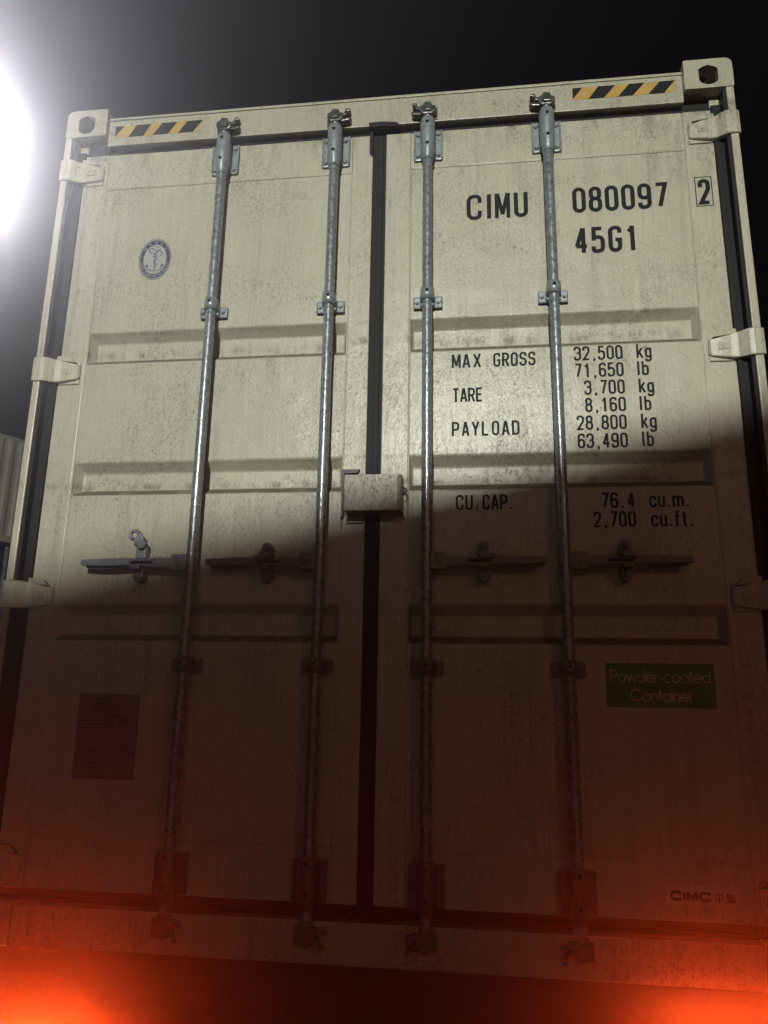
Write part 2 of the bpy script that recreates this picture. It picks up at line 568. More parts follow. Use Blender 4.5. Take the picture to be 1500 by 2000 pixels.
def geo_text(mb, text, xa, xb, z0, h, s, y):
    """geometric sans scaled to the span xa..xb"""
    total = sum(GR[c][0] for c in text) + GAP * (len(text) - 1)
    k = (xb - xa - s) / total
    x = xa + s / 2
    kz = h
    for n, ch in enumerate(text):
        w, d = GR[ch]
        w *= k
        lay = [0]
        def put(poly, closed):
            lay[0] += 1
            yy = y - 0.00015 * lay[0]
            ribbon(mb, poly, closed, s, lambda q: (q.x, yy, q.y))
        def arc(cx, cz, rx, rz, a0, a1, m=24):
            return [Vector((cx + rx * math.cos(math.radians(a0 + (a1 - a0) * i / m)), cz + rz * math.sin(math.radians(a0 + (a1 - a0) * i / m)))) for i in range(m + 1)]
        xr = 0.31 * kz
        if isinstance(d, str):
            if d.startswith('arc'):
                hh = float(d.split(':')[2]) * kz
                put(arc(x + w * 0.55, z0 + hh / 2, w * 0.55, hh / 2, 48, 312), 0)
            else:
                c = (x + w / 2, z0 + xr)
                if d == 'e':
                    put(arc(c[0], c[1], w / 2, xr, 0, 318), 0)
                    put([Vector((x, c[1])), Vector((x + w, c[1]))], 0)
                else:
                    put(arc(c[0], c[1], w / 2, xr, 0, 360)[:-1], 1)
                if d == 'a':
                    put([Vector((x + w, z0 - .04 * kz)), Vector((x + w, z0 + .66 * kz))], 0)
                if d == 'd':
                    put([Vector((x + w, z0 - .04 * kz)), Vector((x + w, z0 + 1.02 * kz))], 0)
        else:
            for pts, closed in d:
                P = [tuple([x + p[0] * w, z0 + p[1] * kz] + ([w * 0.5 if p[2] == r_ else p[2] * w] if len(p) > 2 else [])) for p in pts]
                put(rounded(P, closed), closed)
        x += w + GAP * k

# ================================================================== SETTING
def ground():
    mb = MB()
    mb.quad((-90, -90, 0), (90, -90, 0), (90, 90, 0), (-90, 90, 0))
    m = plain('asphalt', (0.035, 0.033, 0.031), 0.85, var=0.3, scale=6, bdist=0.004)
    m.node_tree.nodes['Principled BSDF'].inputs['Specular IOR Level'].default_value = 0.15
    o = mb.build('ground', m)
    tag(o, kind='structure')
ground()

# ================================================================== THE CONTAINER
W, H = 1.219, 2.896
YD = 0.040                                  # door frame face
box_root = empty('shipping_container', (0, 0, Z0))
tag(box_root, 'weathered cream high cube shipping container seen from below, its two doors shut', 'container')

def hole_loop(cx, cz, w, h, flip=False):
    """casting aperture: straight sides, shallow pointed top, rounded foot"""
    pts = []
    hw, hh = w / 2, h / 2
    for i in range(13):
        a = math.pi + math.pi * i / 12
        pts.append((cx + hw * math.cos(a), cz - hh + hw * 0.75 + hw * 0.75 * math.sin(a)))
    pts += [(cx + hw, cz + hh * 0.62), (cx + hw * 0.55, cz + hh * 0.86), (cx, cz + hh), (cx - hw * 0.55, cz + hh * 0.86), (cx - hw, cz + hh * 0.62)]
    if flip:
        pts = [(p[0], 2 * cz - p[1]) for p in pts][::-1]
    return pts

def corner_casting(sx, top):
    mb = MB()
    xo, xi = sx * W, sx * (W - 0.162)
    z1 = H if top else 0.118
    z0 = z1 - 0.118
    rr = 0.026
    a, b = min(xo, xi), max(xo, xi)
    # front plate with rounded outer corner
    out = [(a, z0), (b, z0), (b, z1), (a, z1)]
    P = [(p[0], p[1], rr if (abs(p[0] - xo) < 1e-6 and ((p[1] == z1) == top)) else 0.004) for p in out]
    outer = [tuple(q) for q in rounded(P, True)]
    cx = (xo + xi) / 2
    mb.holed(outer, hole_loop(cx, (z0 + z1) / 2 - (0.006 if top else -0.006), 0.064, 0.080, not top), 0.0, 0.030)
    # outer side plate with its aperture, inner cheek, back, top and foot
    xs = (xo - sx * 0.030, xo - sx * 0.0015)
    zc = (z0 + z1) / 2
    o2 = [(0.030, z0 + 0.003), (0.178, z0 + 0.003), (0.178, z1 - 0.026), (0.030, z1 - 0.026)]
    mb.holed(o2, hole_loop(0.104, zc - 0.005, 0.060, 0.072), min(xs), max(xs), 'yz')
    i0, i1 = sorted((xi + sx * 0.001, xi + sx * 0.025))
    mb.box(i0, i1, 0.030, 0.178, z0 + 0.001, z1 - 0.001)
    j0, j1 = sorted((xi + sx * 0.025, xo - sx * 0.030))
    mb.box(j0, j1, 0.150, 0.178, z0 + 0.001, z1 - 0.001)
    tz = (z1 - 0.030, z1 - 0.0015)
    if top:
        o3 = [(j0, 0.030), (j1, 0.030), (j1, 0.150), (j0, 0.150)]
        c3 = [((j0 + j1) / 2 + 0.026 * math.cos(t), 0.09 + 0.046 * math.sin(t)) for t in [2 * math.pi * k / 20 for k in range(20)]]
        mb.holed(o3, c3, tz[0], tz[1], 'xy')
        mb.box(j0, j1, 0.030, 0.150, z0 + 0.001, z0 + 0.022)
        # rounded shoulder
        pts = [(xo - sx * 0.030, z1 - 0.026)]
        for k in range(7):
            t = math.pi / 2 * k / 6
            pts.append((xo - sx * (rr + 0.0015) + sx * rr * math.cos(t), z1 - rr - 0.0015 + rr * math.sin(t) + 0.0015 * 0))
        pts.append((xo - sx * 0.030, z1 - 0.0015))
        mb.prism(pts, 0.030, 0.178)
    else:
        mb.box(j0, j1, 0.030, 0.150, z1 - 0.022, z1 - 0.001)
        mb.box(j0, j1, 0.030, 0.150, z0 + 0.001, z0 + 0.022)
    return mb.build('corner_casting', CREAM_D, box_root)
for sx in (-1, 1):
    corner_casting(sx, True)
    corner_casting(sx, False)

LEN = 12.19
def corner_post(sx):
    mb = MB()
    a, b = sorted((sx * 1.1915, sx * (W - 0.002)))
    mb.box(a, b, 0.001, 0.120, 0.119, H - 0.119, 0.004)
    a, b = sorted((sx * 1.1480, sx * 1.1905))
    mb.box(a, b, 0.050, 0.120, 0.119, H - 0.119, 0.002)
    return mb.build('corner_post', CREAM, box_root)
for sx in (-1, 1):
    corner_post(sx)

def header_and_sill():
    mb = MB()
    x = W - 0.163
    mb.box(-x, x, 0.020, 0.110, 2.744, 2.855, 0.003)
    mb.box(-x, x, 0.0165, 0.140, 2.8555, 2.866, 0.002)     # drip lip along the top
    mb.box(-1.07, 1.07, 0.1105, 0.140, 2.640, 2.80)
    h = mb.build('header', CREAM_D, box_root)
    # hazard bands
    def bandset(band, blacks):
        mb = MB()
        mb.prism(band, 0.0192, 0.0200 - 0.0001)
        mb.build('hazard_stripe', YELLOW, h)
        for q in blacks:
            MB().prism(q, 0.0186, 0.0191).build('black_bar', INK, h)
    zt, zb = 2.836, 2.787
    bandset([(0.680, zb), (1.018, zb), (1.036, zt), (0.680, zt)],
            [[(0.6805, zb + .003), (0.715, zt), (0.6805, zt)]] + [[(a, zb), (b, zb), (c, zt), (d, zt)] for a, b, c, d in ((.735, .788, .829, .770), (.836, .886, .929, .876), (.939, .992, 1.031, .980))])
    zt, zb = 2.829, 2.779
    bandset([(-1.030, zb), (-0.700, zb), (-0.682, zt), (-1.030, zt)],
            [[(-1.0295, zb + .003), (-0.995, zt), (-1.0295, zt)]] + [[(a, zb), (b, zb), (c, zt), (d, zt)] for a, b, c, d in ((-.975, -.915, -.887, -.945), (-.878, -.817, -.784, -.843), (-.777, -.720, -.683, -.745))])
    mb = MB()
    mb.box(-x, x, 0.004, 0.110, 0.001, 0.112, 0.005)
    mb.build('door_sill', CREAM_D, box_root)
    mb = MB()
    mb.box(-1.17, 1.17, 0.1405, LEN, 2.862, 2.876)
    mb.build('roof', CREAM_D, box_root)
    for sx in (-1, 1):
        mb = MB()
        pts = []
        y = 0.19
        k = 0
        prof = [(0.0, 0.0), (0.072, 0.0), (0.140, 0.036), (0.210, 0.036)]
        while y < LEN - 0.3:
            for dy, dx in prof:
                pts.append((y + dy, dx))
            y += 0.278
        pts = [(sx * (W - 0.006 - d), yy) for yy, d in pts]
        back = [(p[0] - sx * 0.004, p[1]) for p in pts][::-1]
        mb.prism(pts + back, 0.16, 2.79, plane='xy')
        a, b = sorted((sx * (W - 0.06), sx * (W - 0.001)))
        mb.box(a, b, 0.179, LEN, 0.002, 0.158)
        mb.box(a, b, 0.179, LEN, 2.792, 2.861)
        mb.build('side_wall', CREAM_D, box_root)
    mb = MB()
    mb.box(-1.15, 1.15, 0.12, LEN, 0.10, 0.15)
    mb.build('floor_deck', DARK, box_root)
    mb = MB()
    mb.box(-1.21, 1.21, LEN, LEN + 0.05, 0.003, 2.86)
    mb.build('front_wall', CREAM_D, box_root)
header_and_sill()

def door_leaf(x0, x1, hinge_side):
    """x0 < x1 in container coordinates"""
    zb, zt = 0.147, 2.720
    pin, pout = 0.109, 1.052
    px0, px1 = (-pout, -pin) if hinge_side < 0 else (pin - 0.005, pout)
    pz0, pz1 = 0.294, 2.570
    mb = MB()
    t = 0.050
    mb.box(x0, px0, YD, YD + t, zb, zt, 0.003)
    mb.box(px1, x1, YD, YD + t, zb, zt, 0.003)
    mb.box(px0 + .0005, px1 - .0005, YD + 0.001, YD + t, pz1, zt - 0.001, 0.002)
    mb.box(px0 + .0005, px1 - .0005, YD + 0.001, YD + t, zb + 0.001, pz0, 0.002)
    # pressed panel with three trapezoidal grooves
    b = bmesh.new()
    yp = YD + 0.0035
    D = 0.033
    gs = [(1.975, 1.855), (1.487, 1.372), (1.004, 0.886)]
    def V(x, y, z):
        return b.verts.new((x, y, z))
    ix0, ix1 = px0 + 0.003, px1 - 0.003
    def row(z):
        return [V(px0, yp, z), V(ix0, yp, z), V(ix1, yp, z), V(px1, yp, z)]
    prev = row(pz1)
    eo, ei = (0.022, 0.010) if hinge_side < 0 else (0.008, 0.020)
    for g0, g1 in gs:
        A, C = row(g0), row(g1)
        for k in range(3):
            b.faces.new((prev[k], A[k], A[k + 1], prev[k + 1]))
        b.faces.new((A[0], C[0], C[1], A[1]))
        b.faces.new((A[2], C[2], C[3], A[3]))
        i0, i1 = V(ix0 + eo, yp + D, g0 - 0.031), V(ix1 - ei, yp + D, g0 - 0.031)
        i2, i3 = V(ix0 + eo, yp + D, g1 + 0.022), V(ix1 - ei, yp + D, g1 + 0.022)
        b.faces.new((A[1], i0, i1, A[2]))
        b.faces.new((i0, i2, i3, i1))
        b.faces.new((i2, C[1], C[2], i3))
        b.faces.new((A[1], C[1], i2, i0))
        b.faces.new((A[2], i1, i3, C[2]))
        prev = C
    A = row(pz0)
    for k in range(3):
        b.faces.new((prev[k], A[k], A[k + 1], prev[k + 1]))
    bmesh.ops.recalc_face_normals(b, faces=b.faces[:])
    es = [e for e in b.edges if len(e.link_faces) == 2 and e.calc_face_angle(0) > 0.2]
    bmesh.ops.bevel(b, geom=es, offset=0.0048, segments=3, affect='EDGES', profile=0.5)
    mb.merge(b)
    # uneven weld beads along the panel's border
    def bead(p, q, r):
        n = 60
        pts, rad = [], []
        for i in range(n + 1):
            u = i / n
            pts.append(Vector(p).lerp(Vector(q), u))
            rad.append(r * random.uniform(0.75, 1.2))
        mb.tube(pts, rad, 8)
    yb = yp + 0.0005
    bead((px0 + .002, yb, pz0), (px0 + .002, yb, pz1), 0.0030)
    bead((px1 - .002, yb, pz0), (px1 - .002, yb, pz1), 0.0028)
    bead((px0, yb, pz1 - .002), (px1, yb, pz1 - .002), 0.0036)
    bead((px0, yb, pz0 + .002), (px1, yb, pz0 + .002), 0.0030)
    o = mb.build('door', CREAM, box_root)
    # plywood-thick backing so the leaf is closed from behind
    mb = MB()
    mb.box(px0, px1, YD + 0.042, YD + 0.049, pz0, pz1)
    mb.build('backing_sheet', CREAM_D, o)
    return o
DOOR_L = door_leaf(-1.147, -0.034, -1)
DOOR_R = door_leaf(0.0150, 1.147, 1)

def gaskets():
    mb = MB()       # centre strip, on the right leaf
    mb.box(-0.0335, 0.0145, 0.050, 0.078, 0.116, 2.734)
    mb.box(-0.0150, 0.0040, 0.044, 0.0495, 0.150, 2.720, 0.002)
    mb.prism([(-0.045, 2.642), (-0.0335, 2.628), (-0.0335, 2.740), (-0.045, 2.740)], 0.030, 0.0395)
    mb.prism([(-0.047, 2.733), (0.012, 2.733), (0.078, 2.728), (0.052, 2.747), (-0.002, 2.754), (-0.047, 2.752)], 0.012, 0.0195)
    mb.build('gasket', RUBBER, DOOR_R)
    for o, a, b in ((DOOR_L, -1.147, -0.045), (DOOR_R, 0.0145, 1.147)):
        mb = MB()
        c = 1.179 if b > 1 else b
        e = -1.179 if a < -1 else a
        mb.box(e, c, 0.060, 0.090, 2.7205, 2.777)
        mb.box(e, c, 0.044, 0.0595, 2.7225, 2.732, 0.003)
        mb.build('gasket', RUBBER, o)
        mb = MB()
        mb.box(a, b, 0.046, 0.080, 0.112, 0.1465)
        mb.box(a, b, 0.036, 0.0455, 0.1165, 0.128, 0.003)
        mb.build('gasket', RUBBER, o)
    for o, s in ((DOOR_L, -1), (DOOR_R, 1)):
        mb = MB()
        a, b = sorted((s * 1.1475, s * 1.1795))
        mb.box(a, b, 0.034, 0.0495, 0.130, 2.735, 0.003)
        a, b = sorted((s * 1.1800, s * 1.1910))
        mb.box(a, b, 0.007, 0.0495, 0.1195, 2.7765, 0.002)
        a, b = sorted((s * 1.1475, s * 1.163))
        mb.box(a, b, 0.029, 0.0337, 0.150, 2.715, 0.002)
        mb.build('gasket', RUBBER, o)
gaskets()

# ------------------------------------------------------------------ hinges
def hinge(door, s, zc):
    b = bmesh.new()
    secs = [  # x, z low, z high, y front, thickness
        (1.064, -.022, .022, .031, .009), (1.070, -.030, .027, .026, .014), (1.100, -.035, .033, .022, .018),
        (1.130, -.040, .041, .020, .020), (1.150, -.042, .044, .016, .024), (1.164, -.043, .046, .006, .026),
        (1.178, -.044, .047, -.004, .026), (1.192, -.044, .047, -.0065, .024), (1.212, -.044, .047, -.0065, .024), (1.223, -.043, .046, -.001, .028)]
    rings = []
    for x, lo, hi, y, t in secs:
        e = 0.0025
        c = [(y + t, lo), (y + e, lo), (y, lo + e), (y, hi - e), (y + e, hi), (y + t, hi)]
        rings.append([b.verts.new((s * x, yy, zc + zz)) for yy, zz in c])
    m = len(rings[0])
    for A, B in zip(rings, rings[1:]):
        for k in range(m):
            b.faces.new((A[k], A[(k + 1) % m], B[(k + 1) % m], B[k]))
    b.faces.new(rings[0]); b.faces.new(rings[-1][::-1])
    bmesh.ops.recalc_face_normals(b, faces=b.faces[:])
    mb = MB()
    mb.merge(b)
    x0, x1 = sorted((s * 1.066, s * 1.140))                    # weld foot on the door
    mb.box(x0, x1, 0.034, 0.0398, zc - .046, zc + .040, 0.003)
    # raised casting marks and pad
    a, c = sorted((s * 1.092, s * 1.128))
    mb.box(a, c, 0.0185, 0.0235, zc - .012, zc + .012, 0.002)
    mb.cyl(0.006, 0.0165, 0.0186, s * 1.105, 0, zc, 'y', 14, 0.001)
    # bright upper lug behind the blade
    mb.prism([(s * 1.075, zc + .030), (s * 1.150, zc + .040), (s * 1.146, zc + .058), (s * 1.095, zc + .050)], 0.018, 0.034, 0.002)
    mb.build('hinge', CREAM, door)
for z in (2.632, 1.823, 1.030, 0.217):
    hinge(DOOR_L, -1, z)
    hinge(DOOR_R, 1, z)

# ------------------------------------------------------------------ locking gear
YR = 0.004
RR = 0.0172
def bolt(mb, x, y, z, r=0.0085):
    mb.cyl(r, y - 0.0065, y, x, 0, z, 'y', 6, 0.0008)
    mb.cyl(r * 0.45, y - 0.0085, y - 0.0065, x, 0, z, 'y', 10)

def lock_rod(x, face):
    """face: +1 handle and keeper horns point right, -1 left"""
    mb = MB()
    n = 60
    prof = [(RR * 0.98, 0.070)]
    for i in range(n + 1):
        z = 0.08 + (2.765 - 0.08) * i / n
        prof.append((RR * random.uniform(0.998, 1.002), z))
    mb.lathe(prof, x, YR, 0, 'z', 28)
    rod = mb.build('lock_rod', ROD, box_root)

    def bearing(z0, z1, up):
        mb = MB()
        # plate ears with folded rims
        for s in (-1, 1):
            a, b = sorted((x + s * 0.024, x + s * 0.0500))
            mb.box(a, b, YD - 0.009, YD - 0.0005, z0, z1, 0.004)
            a, b = sorted((x + s * 0.0455, x + s * 0.0515))
            mb.box(a, b, YD - 0.015, YD - 0.0088, z0 + .003, z1 - .003, 0.0025)
            for z in (z0 + 0.018, z1 - 0.018):
                bolt(mb, x + s * 0.036, YD - 0.009, z)
        # sleeve
        if up:
            zl, zh = z0 - 0.006, z1 + 0.016
            mb.lathe([(0.0180, zl - .018), (0.0205, zl - .016), (0.0215, zl), (0.0262, zl + .018), (0.0268, zh - .030), (0.0258, zh), (0.0225, zh + .002), (0.0225, zh + .008), (0.0185, zh + .011)], x, YR, 0, 'z', 28)
        else:
            zl, zh = z0 - 0.004, z1 + 0.004
            mb.lathe([(0.0180, zl - .012), (0.0240, zl), (0.0262, zl + .02), (0.0262, zh - .02), (0.0235, zh), (0.0180, zh + .008)], x, YR, 0, 'z', 28)
        o = mb.build('bearing_bracket', ZINC if up else ZINC_R, box_root)
        for z in (z0 + 0.030, z1 - 0.005):
            MB().cyl(0.0062, YR - 0.0278, YR - 0.016, x, 0, z, 'y', 12).build('grease_hole', HOLE, o)
        # filler web behind the sleeve
        mb = MB()
        mb.box(x - 0.024, x + 0.024, YR + 0.012, YD - 0.0005, z0 + .002, z1 - .002, 0.002)
        mb.build('saddle', ZINC if up else ZINC_R, o)
    bearing(2.592, 2.715, True)
    bearing(0.152, 0.267, False)

    def guide(z, hump, mat):
        mb = MB()
        for s in (-1, 1):
            a, b = sorted((x + s * 0.022, x + s * 0.0495))
            mb.box(a, b, YD - 0.012, YD - 0.0005, z - .022, z + .022, 0.005)
            bolt(mb, x + s * 0.0365, YD - 0.012, z, 0.008)
        mb.lathe([(0.0178, z - .022 + hump), (0.0235, z - .021 + hump), (0.0240, z + .0 + hump), (0.0228, z + .022 + hump), (0.0178, z + .024 + hump)], x, YR, 0, 'z', 28)
        mb.box(x - 0.023, x + 0.023, YR + 0.008, YD - 0.0005, z - .020, z + .022, 0.003)
        o = mb.build('rod_guide', mat, box_root)
        mb = MB()
        mb.cyl(0.0055, YR - 0.0250, YR - 0.016, x, 0, z + hump + 0.006, 'y', 12)
        mb.build('grease_hole', HOLE, o)
    guide(2.028, 0.014, ZINC)
    guide(0.811, 0.002, ZINC_R)

    def cam(zb, d, mat):
        """cam head on the rod's end and the keeper it hooks into; d = +1 top, -1 foot"""
        f = -face                                   # the horns point to the middle of the doors
        mb = MB()
        mb.lathe([(0.0185, zb - d * .012), (0.0215, zb - d * .006), (0.0215, zb + d * .002), (0.0190, zb + d * .005)], x, YR, 0, 'z', 24)
        q = [(x - .019, zb + d * .002), (x + .019, zb + d * .002), (x + .029, zb + d * .014), (x + .030, zb + d * .032), (x + .017, zb + d * .036), (x + .013, zb + d * .050), (x - .010, zb + d * .053), (x - .016, zb + d * .040), (x - .029, zb + d * .034), (x - .028, zb + d * .014)]
        mb.prism(q, YR - 0.020, YR + 0.006, 0.004)
        mb.prism([(x - .010, zb + d * .010), (x + .012, zb + d * .008), (x + .016, zb + d * .026), (x + .002, zb + d * .036), (x - .013, zb + d * .028)], YR - 0.028, YR - 0.0195, 0.003)
        mb.build('cam', mat, rod)
        mb = MB()
        z0, z1 = sorted((zb + d * 0.000, zb + d * 0.050))
        fy = 0.0195 if d > 0 else 0.0035
        mb.box(x - .034, x + .034, fy - 0.005, fy, z0, z1, 0.002)
        # lower jaw with an upturned tip and the upper horn of the keeper
        mb.prism([(x + f * .022, zb + d * .002), (x + f * .052, zb + d * .006), (x + f * .060, zb + d * .018), (x + f * .052, zb + d * .016), (x + f * .040, zb + d * .015), (x + f * .024, zb + d * .017)], fy - 0.030, fy - 0.004, 0.0025)
        mb.prism([(x + f * .024, zb + d * .026), (x + f * .040, zb + d * .030), (x + f * .044, zb + d * .044), (x + f * .056, zb + d * .048), (x + f * .054, zb + d * .056), (x + f * .040, zb + d * .055), (x + f * .034, zb + d * .040), (x + f * .022, zb + d * .036)], fy - 0.028, fy - 0.004, 0.0022)
        mb.build('keeper', mat, box_root)
    cam(2.748, 1, GREASE)
    cam(0.098, -1, ZINC_R)

    # ---- handle
    zh = 1.131
    mb = MB()
    a, b = sorted((x + face * 0.010, x + face * 0.062))
    mb.box(a, b, YR - 0.022, YR + 0.012, zh - .027, zh + .027, 0.004)          # hub welded to the rod
    bolt(mb, x + face * 0.040, YR - 0.022, zh, 0.009)
    # lever: two straps that close into a paddle
    def P(u, v):
        return (x + face * u, zh + v)
    top = [P(.060, .014), P(.110, .016), P(.150, .010), P(.215, .016), P(.290, .013), P(.366, .010)]
    bot = [P(.366, -.009), P(.290, -.012), P(.215, -.010), P(.150, -.014), P(.110, -.017), P(.060, -.016)]
    mb.prism(top + bot, YR - 0.020, YR - 0.004, 0.003)
    mb.prism([P(.130, .004), P(.200, .006), P(.200, -.004), P(.130, -.004)], YR - 0.026, YR - 0.0202, 0.0015)
    mb.prism([P(.240, -.004), P(.355, -.007), P(.355, -.016), P(.300, -.019), P(.240, -.017)], YR - 0.003, YR + 0.010, 0.002)
    h = mb.build('handle', ZINC_R if face > 0 or x > -0.3 else ZINC, box_root)
    mb = MB()
    mb.prism([P(.122, .0035), P(.190, .0035), P(.196, 0), P(.190, -.0035), P(.122, -.0035)], YR - 0.0266, YR - 0.0262)
    mb.build('slot', HOLE, h)
    return rod, zh

def catch(parent, x, face, zh, mat, opened=False):
    """bolted retainer: lobe above and below the lever"""
    def lobe(z0, z1, up):
        r = 0.017
        pts = []
        for k in range(11):
            t = math.pi * k / 10
            pts.append((x + r * math.cos(t), (z1 - r + r * math.sin(t)) if up else (z0 + r - r * math.sin(t))))
        pts += [(x - r, z0 if up else z1), (x + r, z0 if up else z1)]
        return pts
    mb = MB()
    mb.prism(lobe(zh - .061, zh - .018, False), YR - 0.002, YD - 0.0005, 0.003)
    bolt(mb, x, YR - 0.002, zh - .042, 0.009)
    mb.box(x - .013, x + .015, YR - 0.032, YR - 0.002, zh - .024, zh - .010, 0.003)
    mb.build('handle_retainer', mat, parent)
    mb = MB()
    if not opened:
        mb.prism(lobe(zh + .016, zh + .064, True), YR - 0.002, YD - 0.0005, 0.003)
        bolt(mb, x, YR - 0.010, zh + .046, 0.009)
        f = face
        mb.prism([(x - f * .015, zh + .030), (x + f * .012, zh + .030), (x + f * .018, zh + .020), (x + f * .032, zh + .020), (x + f * .028, zh + .006), (x - f * .010, zh + .008), (x - f * .017, zh + .016)], YR - 0.034, YR - 0.003, 0.003)
    else:
        mb.prism(lobe(zh + .016, zh + .060, True), YR + 0.004, YD - 0.0005, 0.003)
    o = mb.build('handle_catch', mat, parent)
    if opened:
        # the swinging hasp turned up, hooked end to the left
        mb = MB()
        mb.cyl(0.016, YR - 0.012, YR + 0.0035, x + .004, 0, zh + .062, 'y', 20, 0.002)
        mb.cyl(0.010, YR - 0.016, YR - 0.012, x + .004, 0, zh + .062, 'y', 16, 0.002)
        arc = []
        cx, cz = x - .014, zh + .086
        mb.prism([(x - .006, zh + .058), (x + .010, zh + .076), (x + .001, zh + .094), (x - .004, zh + .103), (x - .020, zh + .074), (x - .016, zh + .066)], YR - 0.010, YR + 0.003, 0.002)
        pts = []
        for k in range(13):
            t = math.radians(20 + 235 * k / 12)
            pts.append((cx - .006 + .015 * math.cos(t), YR - 0.006, cz + .006 + .014 * math.sin(t)))
        mb.tube(pts, 0.0062, 10)
        mb.tube([(x + .001, YR - .004, zh + .094), (x + .007, YR - .006, zh + .096)], 0.003, 8)
        mb.tube([(x - .016, YR - .004, zh + .066), (x - .020, YR - .006, zh + .060)], 0.003, 8)
        mb.build('swing_hasp', ZINC, o)
    return o

for x, face, cx, op in ((-0.587, -1, -0.763, True), (-0.169, -1, -0.341, False), (0.1675, 1, 0.342, False), (0.585, 1, 0.764, False)):
    rod, zh = lock_rod(x, face)
    catch(box_root, cx, face, zh, ZINC_R if not op else ZINC, op)

# ------------------------------------------------------------------ lock box over the leaf joint
def lock_box():
    mb = MB()
    pts = [(-0.090, -.034), (0.078, -.034), (0.088, -.029), (0.0915, -.018), (0.0915, .0395), (0.0875, .0395), (0.0875, -.017), (0.0855, -.025), (0.0775, -.030), (-0.090, -.030)]
    mb.prism(pts, 1.288, 1.404, 0, plane='xy')
    mb.box(-0.088, 0.0872, -0.0295, 0.034, 1.4005, 1.4038)
    mb.box(-0.088, 0.0872, -0.0295, 0.030, 1.2885, 1.2915)
    mb.box(-0.0895, -0.0865, -0.0295, 0.022, 1.2918, 1.4002)
    o = mb.build('lock_box', CREAM_D, box_root)
    mb = MB()
    mb.tube([(.0925, .020, 1.372), (.0985, .004, 1.366), (.104, -.002, 1.356), (.100, -.004, 1.347), (.094, .000, 1.346)], 0.0034, 10)
    mb.build('seal_eye', ZINC_R, o)
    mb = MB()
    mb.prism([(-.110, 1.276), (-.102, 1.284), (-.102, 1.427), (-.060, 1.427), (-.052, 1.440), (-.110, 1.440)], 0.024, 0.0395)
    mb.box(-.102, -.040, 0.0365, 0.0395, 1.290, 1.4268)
    b = mb.build('shaded_back_plate', DARK, DOOR_L)  # dark steel carries the shade on the lock box's back plate
    mb = MB()
    mb.box(-.093, -.041, 0.030, 0.0395, 1.262, 1.2695 + 0.0155, 0.002)
    mb.build('lock_tab', CREAM_D, DOOR_L)
lock_box()

# ------------------------------------------------------------------ markings
YF = YD - 0.0004          # on the frame
YP = YD + 0.0031          # on the pressed panel
def marking(door, name, mat, fn):
    mb = MB()
    fn(mb)
    return mb.build(name, mat, door)

S1, S2 = 0.0145, 0.0071
def t_owner(mb):
    stroke_text(mb, 'C', .302, 2.345, .053, .101, S1, .06, YP)
    stroke_text(mb, 'I', .368, 2.345, .024, .101, S1, .06, YP)
    stroke_text(mb, 'M', .400, 2.345, .053, .101, S1 * .92, .06, YP)
    stroke_text(mb, 'U', .466, 2.345, .048, .101, S1, .06, YP)
marking(DOOR_R, 'lettering', INK, t_owner)
marking(DOOR_R, 'lettering', INK, lambda mb: stroke_text(mb, '080097', .665, 2.348, .045, .100, S1, .0545, YP))
def t_type(mb):
    stroke_text(mb, '45', .665, 2.190, .045, .100, S1, .0555, YP)
    stroke_text(mb, 'G', .777, 2.190, .045, .100, S1, .0555, YP)
    stroke_text(mb, '1', .832, 2.190, .042, .100, S1, .0555, YP)
marking(DOOR_R, 'lettering', INK, t_type)
def t_check(mb):
    stroke_text(mb, '2', 1.080, 2.349, .040, .098, S1, .05, YF)
    P = [Vector(p) for p in ((1.0725, 2.3435), (1.1255, 2.3435), (1.1255, 2.455), (1.0725, 2.455))]
    ribbon(mb, P, True, 0.0032, lambda q: (q.x, YF, q.y))
marking(DOOR_R, 'lettering', INK, t_check)
HS = .050
pm = {',': .0215, '.': .0225, ' ': .030}
wm = {',': .016, '.': .016}
def num(mb, text, xr, z):
    w = sum(pm.get(c, .0275) for c in text) - .0275 + .0235
    stroke_text(mb, text, xr - w, z, .0235, HS, S2, .0275, YP, {',': .018, '.': .016}, pm)
def unit(mb, text, x, z, h=HS):
    stroke_text(mb, text, x, z, .0215, h, S2, .026, YP, {'l': .016, '.': .012, 'm': .034, 'f': .020, 't': .018}, {'l': .0185, '.': .017, 'm': .0385, 'f': .022, 't': .0215})
def word(fn, *args):
    marking(DOOR_R, 'lettering', INK, lambda mb: fn(mb, *args))
WORDS = [
    (stroke_text, 'MAX', .247, 1.789, .026, HS, S2, .0355, YP, {'M': .030}), (stroke_text, 'GROSS', .384, 1.789, .0235, HS, S2, .0285, YP),
    (stroke_text, 'TARE', .248, 1.668, .0235, HS, S2, .0257, YP), (stroke_text, 'PAYLOAD', .246, 1.550, .0245, HS, S2, .0322, YP),
    (stroke_text, 'CU.', .257, 1.303, .0245, HS, S2, .030, YP, {'.': .014}, {'.': .016}), (stroke_text, 'CAP.', .341, 1.303, .0235, HS, S2, .0275, YP, {'.': .014}, {'.': .016}),
    (num, '32,500', .800, 1.800), (unit, 'kg', .843, 1.801), (num, '71,650', .800, 1.740), (unit, 'lb', .838, 1.741),
    (num, '3,700', .800, 1.680), (unit, 'kg', .843, 1.681), (num, '8,160', .800, 1.620), (unit, 'lb', .838, 1.621),
    (num, '28,800', .799, 1.560), (unit, 'kg', .843, 1.561), (num, '63,490', .799, 1.499), (unit, 'lb', .838, 1.501),
    (num, '76.4', .808, 1.303), (unit, 'cu.m.', .850, 1.304), (num, '2,700', .808, 1.243), (unit, 'cu.ft.', .852, 1.243)]
for w in WORDS:
    word(*w)

